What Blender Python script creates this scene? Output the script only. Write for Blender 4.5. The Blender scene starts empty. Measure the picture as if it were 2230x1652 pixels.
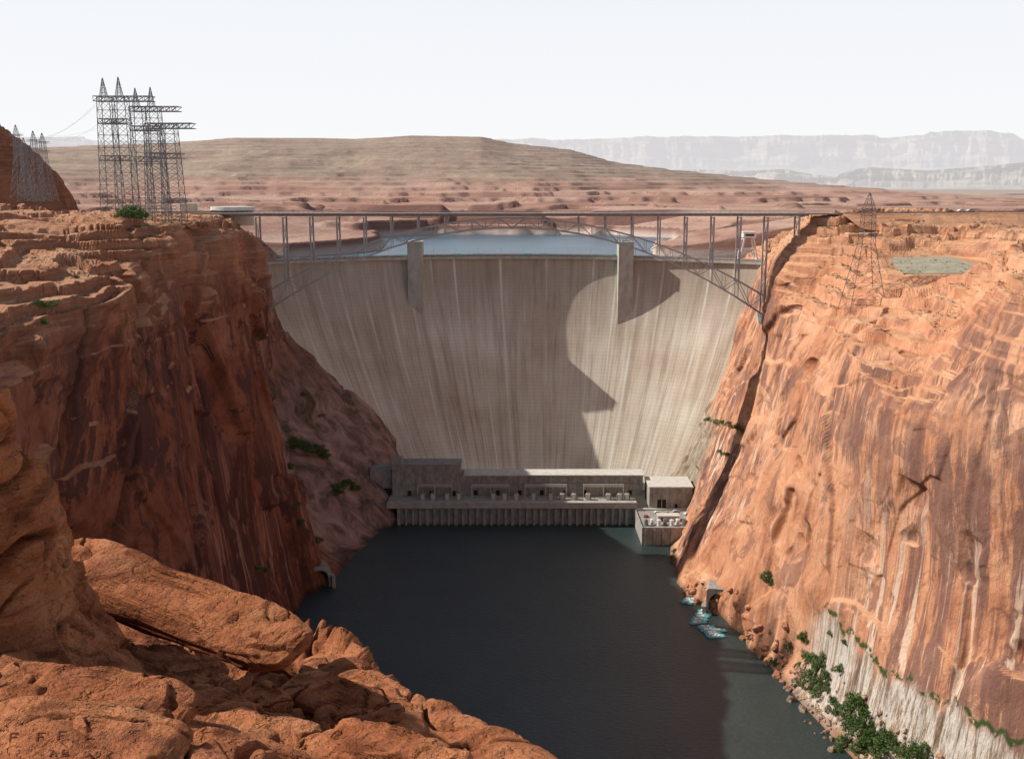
import bpy, math, random, bmesh
import numpy as np
from mathutils import Vector, Matrix
from mathutils.bvhtree import BVHTree
random.seed(7); rng=np.random.RandomState(5)
C=231.0; F=2168.0; TH=math.atan(426/2168.0); cT,sT=math.cos(TH),math.sin(TH)
scene=bpy.context.scene
scene.view_settings.view_transform='Standard'; scene.view_settings.look='None'; scene.view_settings.exposure=0
# ---- unprojection helpers
def W(a,b,Y):
    v=(826-b)/F; t=Y/(cT+sT*v); return ((a-1115)/F*t, Y, C+(cT*v-sT)*t)
def WZ(a,b,z):
    v=(826-b)/F; t=(z-C)/(cT*v-sT); return ((a-1115)/F*t, (cT+sT*v)*t, z)
# ---- noise
_p=rng.permutation(256); _p=np.concatenate([_p,_p,_p])
_g=rng.normal(size=(256,3)); _g/=np.linalg.norm(_g,axis=1)[:,None]
_j=rng.rand(256,3); _v=rng.rand(256)*2-1; _gg=rng.normal(size=(256,3))
def pn(x,y,z):
    x,y,z=np.broadcast_arrays(np.asarray(x,float),np.asarray(y,float),np.asarray(z,float))
    xi=np.floor(x).astype(int); yi=np.floor(y).astype(int); zi=np.floor(z).astype(int)
    xf=x-xi; yf=y-yi; zf=z-zi
    f=lambda t:t*t*t*(t*(t*6-15)+10)
    u,v,w=f(xf),f(yf),f(zf); r=0
    for i in (0,1):
        for j in (0,1):
            for k in (0,1):
                h=_p[_p[_p[(xi+i)&255]+((yi+j)&255)]+((zi+k)&255)]
                g=_g[h]; d=g[...,0]*(xf-i)+g[...,1]*(yf-j)+g[...,2]*(zf-k)
                r=r+d*(u if i else 1-u)*(v if j else 1-v)*(w if k else 1-w)
    return r*1.6
def fbm(x,y,z,o=4,g=.5):
    r=0;a=1;s=1
    for i in range(o):
        r=r+a*pn(x*s+i*17.3,y*s+i*9.1,z*s+i*5.7); a*=g; s*=2.03
    return r
def facet(x,y,z,tilt=.6,sharp=26.):
    # angular fractured-block offsets: each jittered cell carries its own tilted plane; edges slightly worn
    x,y,z=np.broadcast_arrays(np.asarray(x,float),np.asarray(y,float),np.asarray(z,float))
    xi=np.floor(x).astype(int); yi=np.floor(y).astype(int); zi=np.floor(z).astype(int)
    num=np.zeros(x.shape); den=np.full(x.shape,1e-30)
    for i in (-1,0,1):
        for j in (-1,0,1):
            for k in (-1,0,1):
                h=_p[_p[_p[(xi+i)&255]+((yi+j)&255)]+((zi+k)&255)]; J=_j[h]
                dx=x-(xi+i+J[...,0]); dy=y-(yi+j+J[...,1]); dz=z-(zi+k+J[...,2]); d=dx*dx+dy*dy+dz*dz
                G=_gg[h]; val=_v[h]+tilt*(G[...,0]*dx+G[...,1]*dy+G[...,2]*dz); w=np.exp(-sharp*d); num+=w*val; den+=w
    return num/den
def sstep(a,b,x):
    t=np.clip((x-a)/(b-a),0,1); return t*t*(3-2*t)
# ---- object helpers
def link(o,parent=None,label=None,cat=None,kind=None,group=None):
    scene.collection.objects.link(o)
    if parent is not None: o.parent=parent
    if label:o["label"]=label
    if cat:o["category"]=cat
    if kind:o["kind"]=kind
    if group:o["group"]=group
    return o
def mk(name,v,f,mat,smooth=False,**k):
    me=bpy.data.meshes.new(name); me.from_pydata([tuple(map(float,p)) for p in v],[],f); me.update()
    if mat: me.materials.append(mat)
    if smooth: me.polygons.foreach_set('use_smooth',[True]*len(me.polygons))
    return link(bpy.data.objects.new(name,me),**k)
def empty(name,loc,**k):
    o=bpy.data.objects.new(name,None); o.location=loc; o.empty_display_size=1; link(o,**k); return o
class MB:
    def __init__(s): s.v=[];s.f=[]
    def box(s,x0,x1,y0,y1,z0,z1):
        n=len(s.v); s.v+=[(x0,y0,z0),(x1,y0,z0),(x1,y1,z0),(x0,y1,z0),(x0,y0,z1),(x1,y0,z1),(x1,y1,z1),(x0,y1,z1)]
        s.f+=[tuple(n+i for i in q) for q in ((0,3,2,1),(4,5,6,7),(0,1,5,4),(1,2,6,5),(2,3,7,6),(3,0,4,7))]; return s
    def beam(s,p,q,w,h=None):
        h=h or w; p=Vector(p);q=Vector(q);d=(q-p).normalized()
        up=Vector((0,0,1)) if abs(d.z)<.95 else Vector((0,1,0))
        a=d.cross(up).normalized()*w/2; b=a.cross(d).normalized()*h/2; n=len(s.v)
        for c in (p,q): s.v+=[tuple(c-a-b),tuple(c+a-b),tuple(c+a+b),tuple(c-a+b)]
        s.f+=[tuple(n+i for i in q2) for q2 in ((0,1,2,3),(7,6,5,4),(0,4,5,1),(1,5,6,2),(2,6,7,3),(3,7,4,0))]; return s
    def cyl(s,c,r,z0,z1,n=12,r2=None):
        r2=r if r2 is None else r2; k=len(s.v)
        for zz,rr in((z0,r),(z1,r2)):
            for i in range(n):
                a=2*math.pi*i/n; s.v.append((c[0]+rr*math.cos(a),c[1]+rr*math.sin(a),zz))
        s.f.append(tuple(k+i for i in range(n))[::-1]); s.f.append(tuple(k+n+i for i in range(n)))
        for i in range(n): s.f.append((k+i,k+(i+1)%n,k+n+(i+1)%n,k+n+i))
        return s
    def make(s,name,mat,**k): return mk(name,s.v,s.f,mat,**k)
def gridmesh(name,P,mat,uv=None,smooth=True,**k):
    M,N=P.shape[:2]; idx=np.arange(M*N).reshape(M,N)
    f=np.stack([idx[:-1,:-1],idx[1:,:-1],idx[1:,1:],idx[:-1,1:]],-1).reshape(-1,4)
    a=P[1:,:-1]-P[:-1,:-1]; b=P[:-1,1:]-P[:-1,:-1]; n=np.cross(a,b)
    if k.pop('up',True) and n[...,2].mean()<0: f=f[:,::-1]
    v=P.reshape(-1,3); me=bpy.data.meshes.new(name)
    me.vertices.add(len(v)); me.vertices.foreach_set('co',v.astype(np.float32).ravel())
    me.loops.add(len(f)*4); me.loops.foreach_set('vertex_index',f.astype(np.int32).ravel())
    me.polygons.add(len(f)); me.polygons.foreach_set('loop_start',np.arange(0,len(f)*4,4,dtype=np.int32)); 
    me.polygons.foreach_set('loop_total',np.full(len(f),4,dtype=np.int32))
    me.update(calc_edges=True); me.validate()
    if uv is not None:
        l=me.uv_layers.new(name='UVMap'); U=uv.reshape(-1,2)[f.ravel()]; l.data.foreach_set('uv',U.astype(np.float32).ravel())
    me.materials.append(mat); me.polygons.foreach_set('use_smooth',[smooth]*len(me.polygons))
    return link(bpy.data.objects.new(name,me),**k)
def hermite(P,counts):
    m=len(P); h=np.linalg.norm(P[1:]-P[:-1],axis=-1,keepdims=True)+1e-6; d=(P[1:]-P[:-1])/h
    T=np.empty_like(P); T[0]=d[0]; T[-1]=d[-1]
    T[1:-1]=(d[1:]*h[:-1]+d[:-1]*h[1:])/(h[1:]+h[:-1]); out=[]
    for i in range(m-1):
        h0=np.minimum(h[i],1.4*h[i-1]) if i>0 else h[i]
        h1=np.minimum(h[i],1.4*h[i+1]) if i<m-2 else h[i]
        for t in np.arange(counts[i])/counts[i]:
            a=2*t**3-3*t*t+1;b=t**3-2*t*t+t;c=-2*t**3+3*t*t;e=t**3-t*t
            out.append(a*P[i]+b*h0*T[i]+c*P[i+1]+e*h1*T[i+1])
    out.append(P[-1]); return np.array(out)
def loft(st,cs,cr):
    P=np.array(st,float); P=hermite(P,cs); P=hermite(P.transpose(1,0,2),cr).transpose(1,0,2); return P
def normals(P):
    a=np.gradient(P,axis=0); b=np.gradient(P,axis=1); n=np.cross(a,b); n/=np.linalg.norm(n,axis=-1,keepdims=True)+1e-9
    if n[...,2].mean()<0:n=-n
    return n
def relax(P,w=.5):
    Q=P.copy(); Q[1:-1,1:-1]=P[1:-1,1:-1]*(1-w)+w*.25*(P[:-2,1:-1]+P[2:,1:-1]+P[1:-1,:-2]+P[1:-1,2:]); return Q
def rockify(P,amp=1.0,terr=4.5,crack=3.2,seed=0,big=3.0,med=1.3,small=.2,lean=(0,0),calm=None,hollow=9):
    n=normals(P); z=P[...,2]; x,y=P[...,0]+seed-lean[0]*z,P[...,1]-lean[1]*z
    steep=1-sstep(.45,.85,np.abs(n[...,2])); steep=np.maximum(steep,.75*(1-sstep(95,125,z)))
    wx=1.6*fbm(x/30,y/30,z/50,2); wy=1.6*fbm(x/30+9,y/30,z/50,2); wz=4*fbm(x/40,y/40+7,z/50,2)
    xw,yw,zw=x+wx,y+wy,z+wz
    d=1.0*fbm(x/70,y/70,z/120,2)
    d+=big*facet(xw/44,yw/44,zw/68+.012*xw,.42,64)
    d+=med*facet(xw/20+3,yw/20,zw/30+.02*yw,.45,38)
    d+=small*facet(xw/8,yw/8+5,zw/9,.6,20)
    c=np.abs(pn(xw/46+3,yw/46,zw/240)); d-=crack*np.exp(-(c/.045)**2)
    hol=np.clip(pn(x/24+1,y/24,z/15+4)-.45,0,1)*sstep(30,60,z)*(1-sstep(150,180,z)); d-=hol*hollow
    if calm is not None: d*=calm(P)
    nn=n.copy(); nn[...,2]*=.15
    Q=P+nn*(d*steep*amp)[...,None]
    w=(1-steep)*sstep(110,150,z)
    X_,Y_=P[...,0]+wx,P[...,1]+wy
    cell=facet(X_/34,Y_/34,z*0+.5,.4,40); cell2=facet(X_/10+4,Y_/10,z*0+.5,.5,20)
    zz=Q[...,2]+1.3*cell+.4*cell2+4*fbm(x/60,y/60,z*0,4); h=terr
    q=zz/h; fr=q-np.floor(q); tz=h*(np.floor(q)+sstep(.72,.93,fr)); Q[...,2]+=w*(tz-zz)*.95
    h2=1.2; q=Q[...,2]/h2+.5*fbm(x/20,y/20,z*0,3); fr=q-np.floor(q); Q[...,2]+=w*h2*(sstep(.6,.9,fr)-fr)*.7
    Q[...,2]+=(1-steep)*(1.2*fbm(x/30,y/30,z*0,3)+.2*fbm(x/4,y/4,z*0,3)+.2*cell2)
    b=np.tanh(5*pn(xw/70,yw/70,z/5))+.4*np.tanh(5*pn(xw/40,yw/40,z/2.6)); up=sstep(145,185,z)
    Q+=nn*((.8*b)*up*amp*steep)[...,None]
    return relax(Q,.2)
# ---- materials
class NT:
    def __init__(s,name):
        s.m=bpy.data.materials.new(name); s.m.use_nodes=True; s.t=s.m.node_tree; s.t.nodes.clear()
        s.out=s.n('ShaderNodeOutputMaterial'); s.b=s.n('ShaderNodeBsdfPrincipled'); s.l(s.b.outputs[0],s.out.inputs[0])
        s.b.inputs['Specular IOR Level'].default_value=.2
    def n(s,t,**k):
        o=s.t.nodes.new(t)
        for a,b in k.items(): setattr(o,a,b)
        return o
    def l(s,a,b): s.t.links.new(a,b)
    def pos(s): return s.n('ShaderNodeNewGeometry').outputs['Position']
    def mapped(s,src,sc,loc=(0,0,0)):
        m=s.n('ShaderNodeMapping'); m.inputs['Scale'].default_value=sc; m.inputs['Location'].default_value=loc; s.l(src,m.inputs[0]); return m.outputs[0]
    def noise(s,src,sc,scale=1,detail=5,rough=.6,dist=0):
        m=s.mapped(src,sc); o=s.n('ShaderNodeTexNoise'); o.inputs['Scale'].default_value=scale; o.inputs['Detail'].default_value=detail
        o.inputs['Roughness'].default_value=rough; o.inputs['Distortion'].default_value=dist; s.l(m,o.inputs['Vector']); return o.outputs['Fac']
    def ramp(s,fac,st):
        r=s.n('ShaderNodeValToRGB'); e=r.color_ramp.elements
        while len(e)<len(st): e.new(.5)
        for i,(p,c) in enumerate(st): e[i].position=p; e[i].color=(*c,1) if len(c)==3 else c
        s.l(fac,r.inputs[0]); return r.outputs[0]
    def mix(s,fac,a,b,mode='MIX'):
        m=s.n('ShaderNodeMix',data_type='RGBA',blend_type=mode)
        for v,i in((fac,0),(a,6),(b,7)):
            if isinstance(v,(int,float)): m.inputs[i].default_value=v
            elif isinstance(v,tuple): m.inputs[i].default_value=(*v,1)
            else: s.l(v,m.inputs[i])
        return m.outputs[2]
    def math(s,op,a,b=0,c=0):
        m=s.n('ShaderNodeMath',operation=op)
        for v,i in((a,0),(b,1),(c,2)):
            if isinstance(v,(int,float)): m.inputs[i].default_value=v
            else: s.l(v,m.inputs[i])
        return m.outputs[0]
    def mr(s,v,a,b,c=0,d=1):
        if a>b: a,b,c,d=b,a,d,c
        m=s.n('ShaderNodeMapRange',interpolation_type='SMOOTHSTEP'); s.l(v,m.inputs[0])
        for i,k in enumerate((a,b,c,d)): m.inputs[i+1].default_value=k
        return m.outputs[0]
    def sep(s,v):
        x=s.n('ShaderNodeSeparateXYZ'); s.l(v,x.inputs[0]); return x.outputs
    def bump(s,h,st,dist,prev=None):
        b=s.n('ShaderNodeBump'); b.inputs['Strength'].default_value=st; b.inputs['Distance'].default_value=dist; s.l(h,b.inputs['Height'])
        if prev is not None:s.l(prev,b.inputs['Normal'])
        return b.outputs[0]
    def done(s,col,rough=.9,nrm=None,metal=0):
        if isinstance(col,tuple): s.b.inputs['Base Color'].default_value=(*col,1)
        else: s.l(col,s.b.inputs['Base Color'])
        s.b.inputs['Roughness'].default_value=rough; s.b.inputs['Metallic'].default_value=metal
        if nrm is not None:s.l(nrm,s.b.inputs['Normal'])
        return s.m
def simple(name,col,rough=.7,metal=0,var=.25,sc=.6):
    t=NT(name); p=t.pos(); n=t.noise(p,(sc,sc,sc*.5),1,4)
    k=t.ramp(n,[(.3,tuple(c*(1-var) for c in col)),(.7,tuple(min(1,c*(1+var)) for c in col))])
    return t.done(k,rough,None,metal)
def sandstone(name,varnish=.5,band=False,tint=(1,1,1),toptint=(1,1,1),bumpd=1.4,abut=False,lean=(0,0)):
    t=NT(name); p=t.pos(); X,Y,Z=t.sep(p)
    cb=t.n('ShaderNodeCombineXYZ'); t.l(t.math('SUBTRACT',X,t.math('MULTIPLY',Z,lean[0])),cb.inputs[0]); t.l(t.math('SUBTRACT',Y,t.math('MULTIPLY',Z,lean[1])),cb.inputs[1]); t.l(Z,cb.inputs[2]); ps=cb.outputs[0]
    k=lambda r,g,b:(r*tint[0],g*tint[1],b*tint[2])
    kt=lambda r,g,b:(r*toptint[0],g*toptint[1],b*toptint[2])
    a=t.noise(p,(.03,.03,.026),1,8,.72,.6)
    wall=t.ramp(a,[(.30+.10*varnish,k(.20,.095,.065)),(.39+.1*varnish,k(.40,.18,.10)),(.52+.04*varnish,k(.53,.27,.16)),(.68,k(.62,.37,.24))])
    reg=t.ramp(t.noise(p,(.012,.012,.016),1,5,.6),[(.45,(0,0,0)),(.53,(1,1,1))])
    if band: reg=t.math('MAXIMUM',reg,t.math('MULTIPLY',t.mr(Y,450,385,0,1),t.mr(Z,125,150,1,0)))
    st=t.noise(ps,(.6,.6,.006),1,4,.7)
    wall=t.mix(t.math('ADD',.15,t.math('MULTIPLY',reg,.6)),wall,t.ramp(st,[(.34,(.50,.45,.44)),(.45,(.90,.88,.88)),(.62,(1.12,1.13,1.15))]),'MULTIPLY')
    st2=t.noise(ps,(.12,.12,.003),1,7,.74)
    vm=t.math('MULTIPLY',t.ramp(st2,[(.46,(0,0,0)),(.53,(1,1,1))]),reg)
    wall=t.mix(t.math('MULTIPLY',vm,.80),wall,k(.15,.082,.072))
    pt=t.noise(p,(.045,.045,.035),1,8,.74,.6); wall=t.mix(t.mr(pt,.53,.57,0,.75*(.6+varnish)),wall,k(.18,.095,.078))
    pal=t.math('MULTIPLY',t.math('MULTIPLY',t.ramp(t.noise(ps,(.16,.16,.002),1,5,.65),[(.56,(0,0,0)),(.61,(1,1,1))]),t.mr(Z,40,130,.7,.08)),t.math('ADD',.3,reg))
    wall=t.mix(pal,wall,k(.66,.50,.39))
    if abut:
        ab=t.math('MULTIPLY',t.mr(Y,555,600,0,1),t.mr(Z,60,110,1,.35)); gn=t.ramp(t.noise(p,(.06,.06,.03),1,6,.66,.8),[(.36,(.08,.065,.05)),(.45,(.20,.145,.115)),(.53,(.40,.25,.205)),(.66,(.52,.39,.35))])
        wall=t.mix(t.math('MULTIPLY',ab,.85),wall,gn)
    bed=t.noise(p,(.02,.02,.55),1,6,.65,.6)
    top=t.ramp(bed,[(.30,kt(.30,.13,.08)),(.42,kt(.46,.22,.125)),(.55,kt(.55,.30,.18)),(.72,kt(.65,.41,.27))])
    pa=t.noise(p,(.03,.03,.03),1,6,.6)
    top=t.mix(t.mr(pa,.48,.68),top,kt(.56,.32,.20))
    top=t.mix(t.mr(t.noise(p,(.3,.3,.3),1,5,.7),.58,.72,0,.4),top,kt(.30,.17,.10))
    g=t.n('ShaderNodeNewGeometry'); nz=t.sep(g.outputs['Normal'])[2]
    nzz=t.math('ADD',nz,t.math('MULTIPLY',t.math('SUBTRACT',pa,.5),.4))
    f=t.mr(nzz,.50,.75); upz=t.mr(t.math('ADD',Z,t.math('MULTIPLY',pa,30)),180,215,0,.5)
    if abut: f=t.math('MULTIPLY',f,t.mr(Z,90,150,.1,1))
    col=t.mix(t.math('MAXIMUM',f,upz),wall,top)
    if band:
        gs=t.math('MULTIPLY',t.mr(Y,640,670,0,1),t.mr(t.math('ADD',Z,t.math('MULTIPLY',pa,30)),70,95,.85,0))
        col=t.mix(gs,col,t.ramp(t.noise(p,(.12,.12,.06),1,7,.7,.8),[(.36,(.07,.065,.045)),(.5,(.24,.215,.16)),(.65,(.42,.37,.30))]))
        ws=t.noise(ps,(.17,.17,.005),1,6,.76,.1)
        edge=t.noise(p,(.035,.035,.0),1,4); e0=t.math('SUBTRACT',Z,t.math('MULTIPLY',edge,40)); zz=t.math('SUBTRACT',e0,t.math('MULTIPLY',ws,22))
        m1=t.mr(zz,1,9,1,0); m2=t.mr(Y,418,440,1,0); m=t.math('MULTIPLY',t.math('MULTIPLY',m1,m2),t.mr(t.noise(p,(.05,.05,.05),1,5,.7),.36,.48,.65,1))
        wc=t.ramp(ws,[(.32,(.07,.05,.04)),(.40,(.22,.145,.095)),(.45,(.42,.36,.30)),(.50,(.66,.62,.56)),(.54,(.40,.31,.23)),(.58,(.17,.115,.08)),(.62,(.56,.51,.45)),(.68,(.32,.24,.17))])
        col=t.mix(t.math('MULTIPLY',m,t.mr(nz,.6,.9,.92,0)),col,wc)
        g1=t.mr(t.math('ABSOLUTE',t.math('SUBTRACT',e0,18.0)),.4,2.2,1,0); gn=t.mr(t.noise(p,(.25,.25,.25),1,5),.45,.51)
        col=t.mix(t.math('MULTIPLY',t.math('MULTIPLY',g1,m2),gn),col,(.05,.075,.022))
    wet=t.mr(Z,0,4,.5,1); 
    col=t.mix(1.0,col,t.ramp(wet,[(0,(0,0,0)),(1,(1,1,1))]),'MULTIPLY')
    b1=t.noise(p,(.3,.3,.22),1,8,.72); b2=t.noise(p,(.08,.08,1.1),1,4,.6)
    h=t.math('ADD',b1,t.math('MULTIPLY',t.math('MULTIPLY',b2,.7),t.math('MAXIMUM',f,upz))); nr=t.bump(h,.9,bumpd)
    return t.done(col,.92,nr)
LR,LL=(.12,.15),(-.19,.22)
M_left=sandstone('sandstone_left',.7,False,(.57,.41,.39),(.97,.88,.82),1.6,True,LL)  # left wall tint darkened, putting its shade into the rock colour
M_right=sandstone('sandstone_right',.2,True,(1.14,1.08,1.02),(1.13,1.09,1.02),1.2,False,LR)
M_abut=sandstone('sandstone_butte',.6,False,(.65,.5,.45),(.65,.5,.45))
def foresand():
    t=NT('weathered_sandstone'); p=t.pos()
    a=t.noise(p,(.9,.9,.9),1,6,.65); c=t.ramp(a,[(.30,(.25,.074,.029)),(.45,(.41,.137,.055)),(.6,(.52,.20,.086)),(.78,(.62,.29,.145))])
    b=t.noise(p,(.5,.5,7),1,6,.65,.5); c=t.mix(.7,c,t.ramp(b,[(.35,(.45,.38,.36)),(.50,(1.05,1.05,1.05))]),'MULTIPLY')
    g=t.noise(p,(45,45,45),1,3,.8); c=t.mix(.6,c,t.ramp(g,[(.3,(.6,.57,.55)),(.65,(1.15,1.15,1.15))]),'MULTIPLY')
    sp=t.noise(p,(3,3,4),1,6,.72); c=t.mix(t.mr(sp,.56,.66,0,.55),c,(.15,.05,.028))
    n1=t.bump(t.noise(p,(1.6,1.6,6.0),1,7,.68),.95,.22); n2=t.bump(g,.5,.012,n1); n3=t.bump(t.noise(p,(14,14,22),1,5,.62),.65,.045,n2)
    pit=t.noise(p,(7,7,10),1,3,.5); n4=t.bump(t.mr(pit,.37,.43,0,1),.7,.05,n3)
    return t.done(c,.93,n4)
M_fore=foresand()
# ---- world & sun
sunvec=Vector((-.77,.140,.62)).normalized()
el=math.asin(sunvec.z); rot=math.atan2(sunvec.x,sunvec.y)
w=bpy.data.worlds.new("World"); scene.world=w; w.use_nodes=True; nt=w.node_tree; nt.nodes.clear()
wo=nt.nodes.new('ShaderNodeOutputWorld'); bg=nt.nodes.new('ShaderNodeBackground'); sk=nt.nodes.new('ShaderNodeTexSky')
sk.sky_type='NISHITA'; sk.sun_disc=False; sk.sun_elevation=el; sk.sun_rotation=rot; sk.dust_density=3.5; sk.air_density=1.0; sk.altitude=1100
tc=nt.nodes.new('ShaderNodeTexCoord'); sx=nt.nodes.new('ShaderNodeSeparateXYZ'); nt.links.new(tc.outputs['Generated'],sx.inputs[0])
cr=nt.nodes.new('ShaderNodeValToRGB'); e=cr.color_ramp.elements
e[0].position=0; e[0].color=(.97,.97,.97,1); e[1].position=.7; e[1].color=(.05,.05,.05,1); q=e.new(.22); q.color=(.9,.9,.9,1); q=e.new(.36); q.color=(.14,.14,.14,1)
hz=nt.nodes.new('ShaderNodeValToRGB'); h=hz.color_ramp.elements; h[0].position=0; h[0].color=(.985,.985,.99,1); h[1].position=.22; h[1].color=(.94,.97,1.02,1)
nt.links.new(sx.outputs[2],cr.inputs[0]); nt.links.new(sx.outputs[2],hz.inputs[0])
vm=nt.nodes.new('ShaderNodeVectorMath'); vm.operation='SCALE'; vm.inputs['Scale'].default_value=13.3; nt.links.new(hz.outputs[0],vm.inputs[0])
mx=nt.nodes.new('ShaderNodeMix'); mx.data_type='RGBA'; nt.links.new(cr.outputs[0],mx.inputs[0]); nt.links.new(sk.outputs[0],mx.inputs[6]); nt.links.new(vm.outputs[0],mx.inputs[7])
nt.links.new(mx.outputs[2],bg.inputs[0]); bg.inputs[1].default_value=.075; nt.links.new(bg.outputs[0],wo.inputs[0])
sl=bpy.data.lights.new('sun','SUN'); sl.energy=5; sl.angle=math.radians(.5); sl.color=(1,.95,.87)
so=bpy.data.objects.new('sun',sl); so.rotation_euler=sunvec.to_track_quat('Z','Y').to_euler(); scene.collection.objects.link(so)
cam=bpy.data.cameras.new('camera'); cam.sensor_width=36; cam.lens=36*F/2230; cam.clip_start=.1; cam.clip_end=120000
co=bpy.data.objects.new('camera',cam); co.location=(0,0,C); co.rotation_euler=(math.pi/2-TH,0,0); scene.collection.objects.link(co); scene.camera=co
def bvh(P):
    M,N=P.shape[:2]; idx=np.arange(M*N).reshape(M,N); f=np.stack([idx[:-1,:-1],idx[1:,:-1],idx[1:,1:],idx[:-1,1:]],-1).reshape(-1,4)
    return BVHTree.FromPolygons(P.reshape(-1,3).tolist(),f.tolist())
def drop(B,x,y):
    h=B.ray_cast(Vector((x,y,400)),Vector((0,0,-1))); return h[0].z if h[0] is not None else None
def sight(B,a,b):
    p=Vector(W(a,b,500))-Vector((0,0,C)); h=B.ray_cast(Vector((0,0,C)),p.normalized()); return h[0]
# ---- canyon walls
R=[
 [(150,150,-4),(185,150,15),(200,150,90),(205,150,165),(230,160,185),(300,200,203),(500,300,212)],
 [WZ(2080,1900,-4),WZ(2500,1850,20),W(2600,1350,300),W(2620,900,303),W(2620,640,322),W(2620,482,670),W(2620,464,900)],
 [WZ(1830,1680,-4),WZ(2080,1700,12),W(2180,1300,345),W(2222,865,350),W(2235,655,368),W(2230,480,640),W(2230,464,900)],
 [WZ(1700,1520,-4),WZ(1890,1555,14),W(1975,1250,387),W(2015,885,392),W(2060,735,428),W(2080,477,625),W(2100,464,900)],
 [WZ(1635,1425,-4),WZ(1765,1410,20),W(1805,1100,435),W(1850,805,446),W(1880,660,510),W(1910,475,608),W(1930,466,850)],
 [WZ(1560,1350,-4),WZ(1590,1325,8),W(1690,1000,512),W(1762,735,526),W(1785,610,572),W(1830,476,606),W(1850,468,800)],
 [WZ(1480,1290,-4),WZ(1492,1230,8),W(1605,950,590),W(1668,685,605),W(1705,560,611),W(1778,474,616),W(1800,466,800)],
 [WZ(1440,1200,-4),W(1498,1120,640),W(1572,905,660),W(1660,660,692),W(1690,570,695),W(1740,490,705),W(1780,468,900)],
 [W(1455,1060,722),W(1488,1010,728),W(1560,860,740),W(1640,620,757),W(1665,560,765),W(1720,505,780),W(1760,477,950)],
 [(150,880,100),(170,880,130),(190,880,150),(205,870,172),(220,870,185),(245,880,193),(320,950,200)]]
calmR=lambda P:(1-.85*(1-sstep(32,50,P[...,2]))*(1-sstep(440,480,P[...,1])))*(1-.3*(1-sstep(400,470,P[...,1])))
PR=rockify(loft(R,[20,60,130,120,100,90,60,40,20],[30,140,150,70,120,30]),.9,5.4,1.6,0,3.0,1.5,.4,LR,calmR,14)
B0=bvh(PR); hp=sight(B0,2035,578); padz=lambda x,y: hp.z+.13*(y-hp.y)+.02*(x-hp.x)
if hp:
    q=((PR[...,0]-hp.x)/26)**2+((PR[...,1]-hp.y)/26)**2; m_=(1-sstep(1.0,2.2,q))*(PR[...,2]>120); PR[...,2]=PR[...,2]*(1-m_)+padz(PR[...,0],PR[...,1])*m_
gridmesh('cliff',PR,M_right,smooth=False,kind='structure',label='sunlit red sandstone canyon wall with dark varnish streaks',cat='cliff')
L=[
 [(-120,880,100),(-150,880,130),(-180,880,150),(-200,880,170),(-215,880,180),(-235,900,190),(-330,950,198)],
 [WZ(875,1150,-4),W(830,1080,668),W(705,900,702),W(592,700,740),W(555,560,762),W(520,495,780),W(300,470,900)],
 [WZ(765,1245,-4),WZ(700,1200,8),W(620,950,660),W(560,700,690),W(530,560,720),W(490,485,750),W(250,468,900)],
 [WZ(690,1300,-4),W(662,1210,545),W(618,1000,560),W(572,740,580),W(552,520,605),W(505,474,622),W(300,462,850)],
 [WZ(640,1400,-4),W(610,1300,490),W(570,1030,505),W(525,740,520),W(505,500,545),W(475,474,565),W(290,462,800)],
 [WZ(540,1500,-4),W(520,1350,438),W(470,1050,455),W(425,700,475),W(405,488,490),W(370,474,520),W(250,462,780)],
 [WZ(400,1700,-4),W(375,1500,362),W(330,1100,378),W(285,790,387),W(292,650,397),W(255,485,450),W(230,462,650)],
 [WZ(280,1900,-4),W(230,1600,325),W(180,1200,335),W(200,800,340),W(250,660,358),W(150,510,430),W(110,452,600)],
 [(-118,240,-4),W(50,1750,268),W(40,1200,275),W(60,795,285),W(80,690,305),W(0,510,400),W(0,438,560)],
 [(-115,190,-4),(-125,190,30),(-140,195,100),(-150,200,180),(-165,215,198),(-200,300,208),(-320,440,224)],
 [(-30,60,-4),(-40,55,30),(-48,50,100),(-55,45,190),(-60,40,215),(-80,20,224),(-160,-40,226)],
 [(30,25,-4),(20,18,60),(10,10,150),(2,2,205),(0,-2,222),(-5,-15,226),(-30,-80,226)]]
PL=rockify(loft(L,[20,60,60,70,90,110,100,80,50,20,10],[30,140,150,70,70,50]),.95,4.8,4.8,50,4.8,2.1,.35,LL,None,0)
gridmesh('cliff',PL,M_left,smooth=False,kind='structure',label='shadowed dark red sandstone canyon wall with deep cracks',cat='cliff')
BR,BL=bvh(PR),bvh(PL)
# ---- background terrain
sil=[(-900,330),(0,330),(110,326),(210,322),(380,318),(530,306),(690,307),(780,309),(900,302),(1050,304),(1120,318),(1240,330),(1330,355),(1450,370),(1620,387),(1800,402),(1980,417),(2230,432),(3200,440)]
pxs=np.linspace(-900,3200,700); Ys=760*(9000/760)**np.linspace(0,1,420)
PX,YY=np.meshgrid(pxs,Ys,indexing='ij'); XX=(PX-1115)/F*YY
Yr=3300.; pyr=np.interp(PX,[a for a,b in sil],[b for a,b in sil]); zr=C+(400-pyr)/F*Yr
t=sstep(1500,Yr,YY); base=198+6*fbm(XX/300,YY/300,0*XX,3)
Z=base+(zr-base)*t**1.15; Z=Z-(Z-185)*sstep(Yr,Yr+1800,YY)
Z+= (1-sstep(2400,3300,YY))*12*fbm(XX/260,YY/420,0*XX,4)*sstep(900,1300,YY)+3*fbm(XX/120,YY/200,0*XX+4,4)*(1-.75*sstep(2300,3000,YY))
kn=np.clip(fbm(XX/220+5,YY/260,0*XX,4)-.12,0,1); Z+=24*kn*sstep(1250,1500,YY)*(1-sstep(1900,2400,YY))*(1-sstep(200,500,XX))
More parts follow.
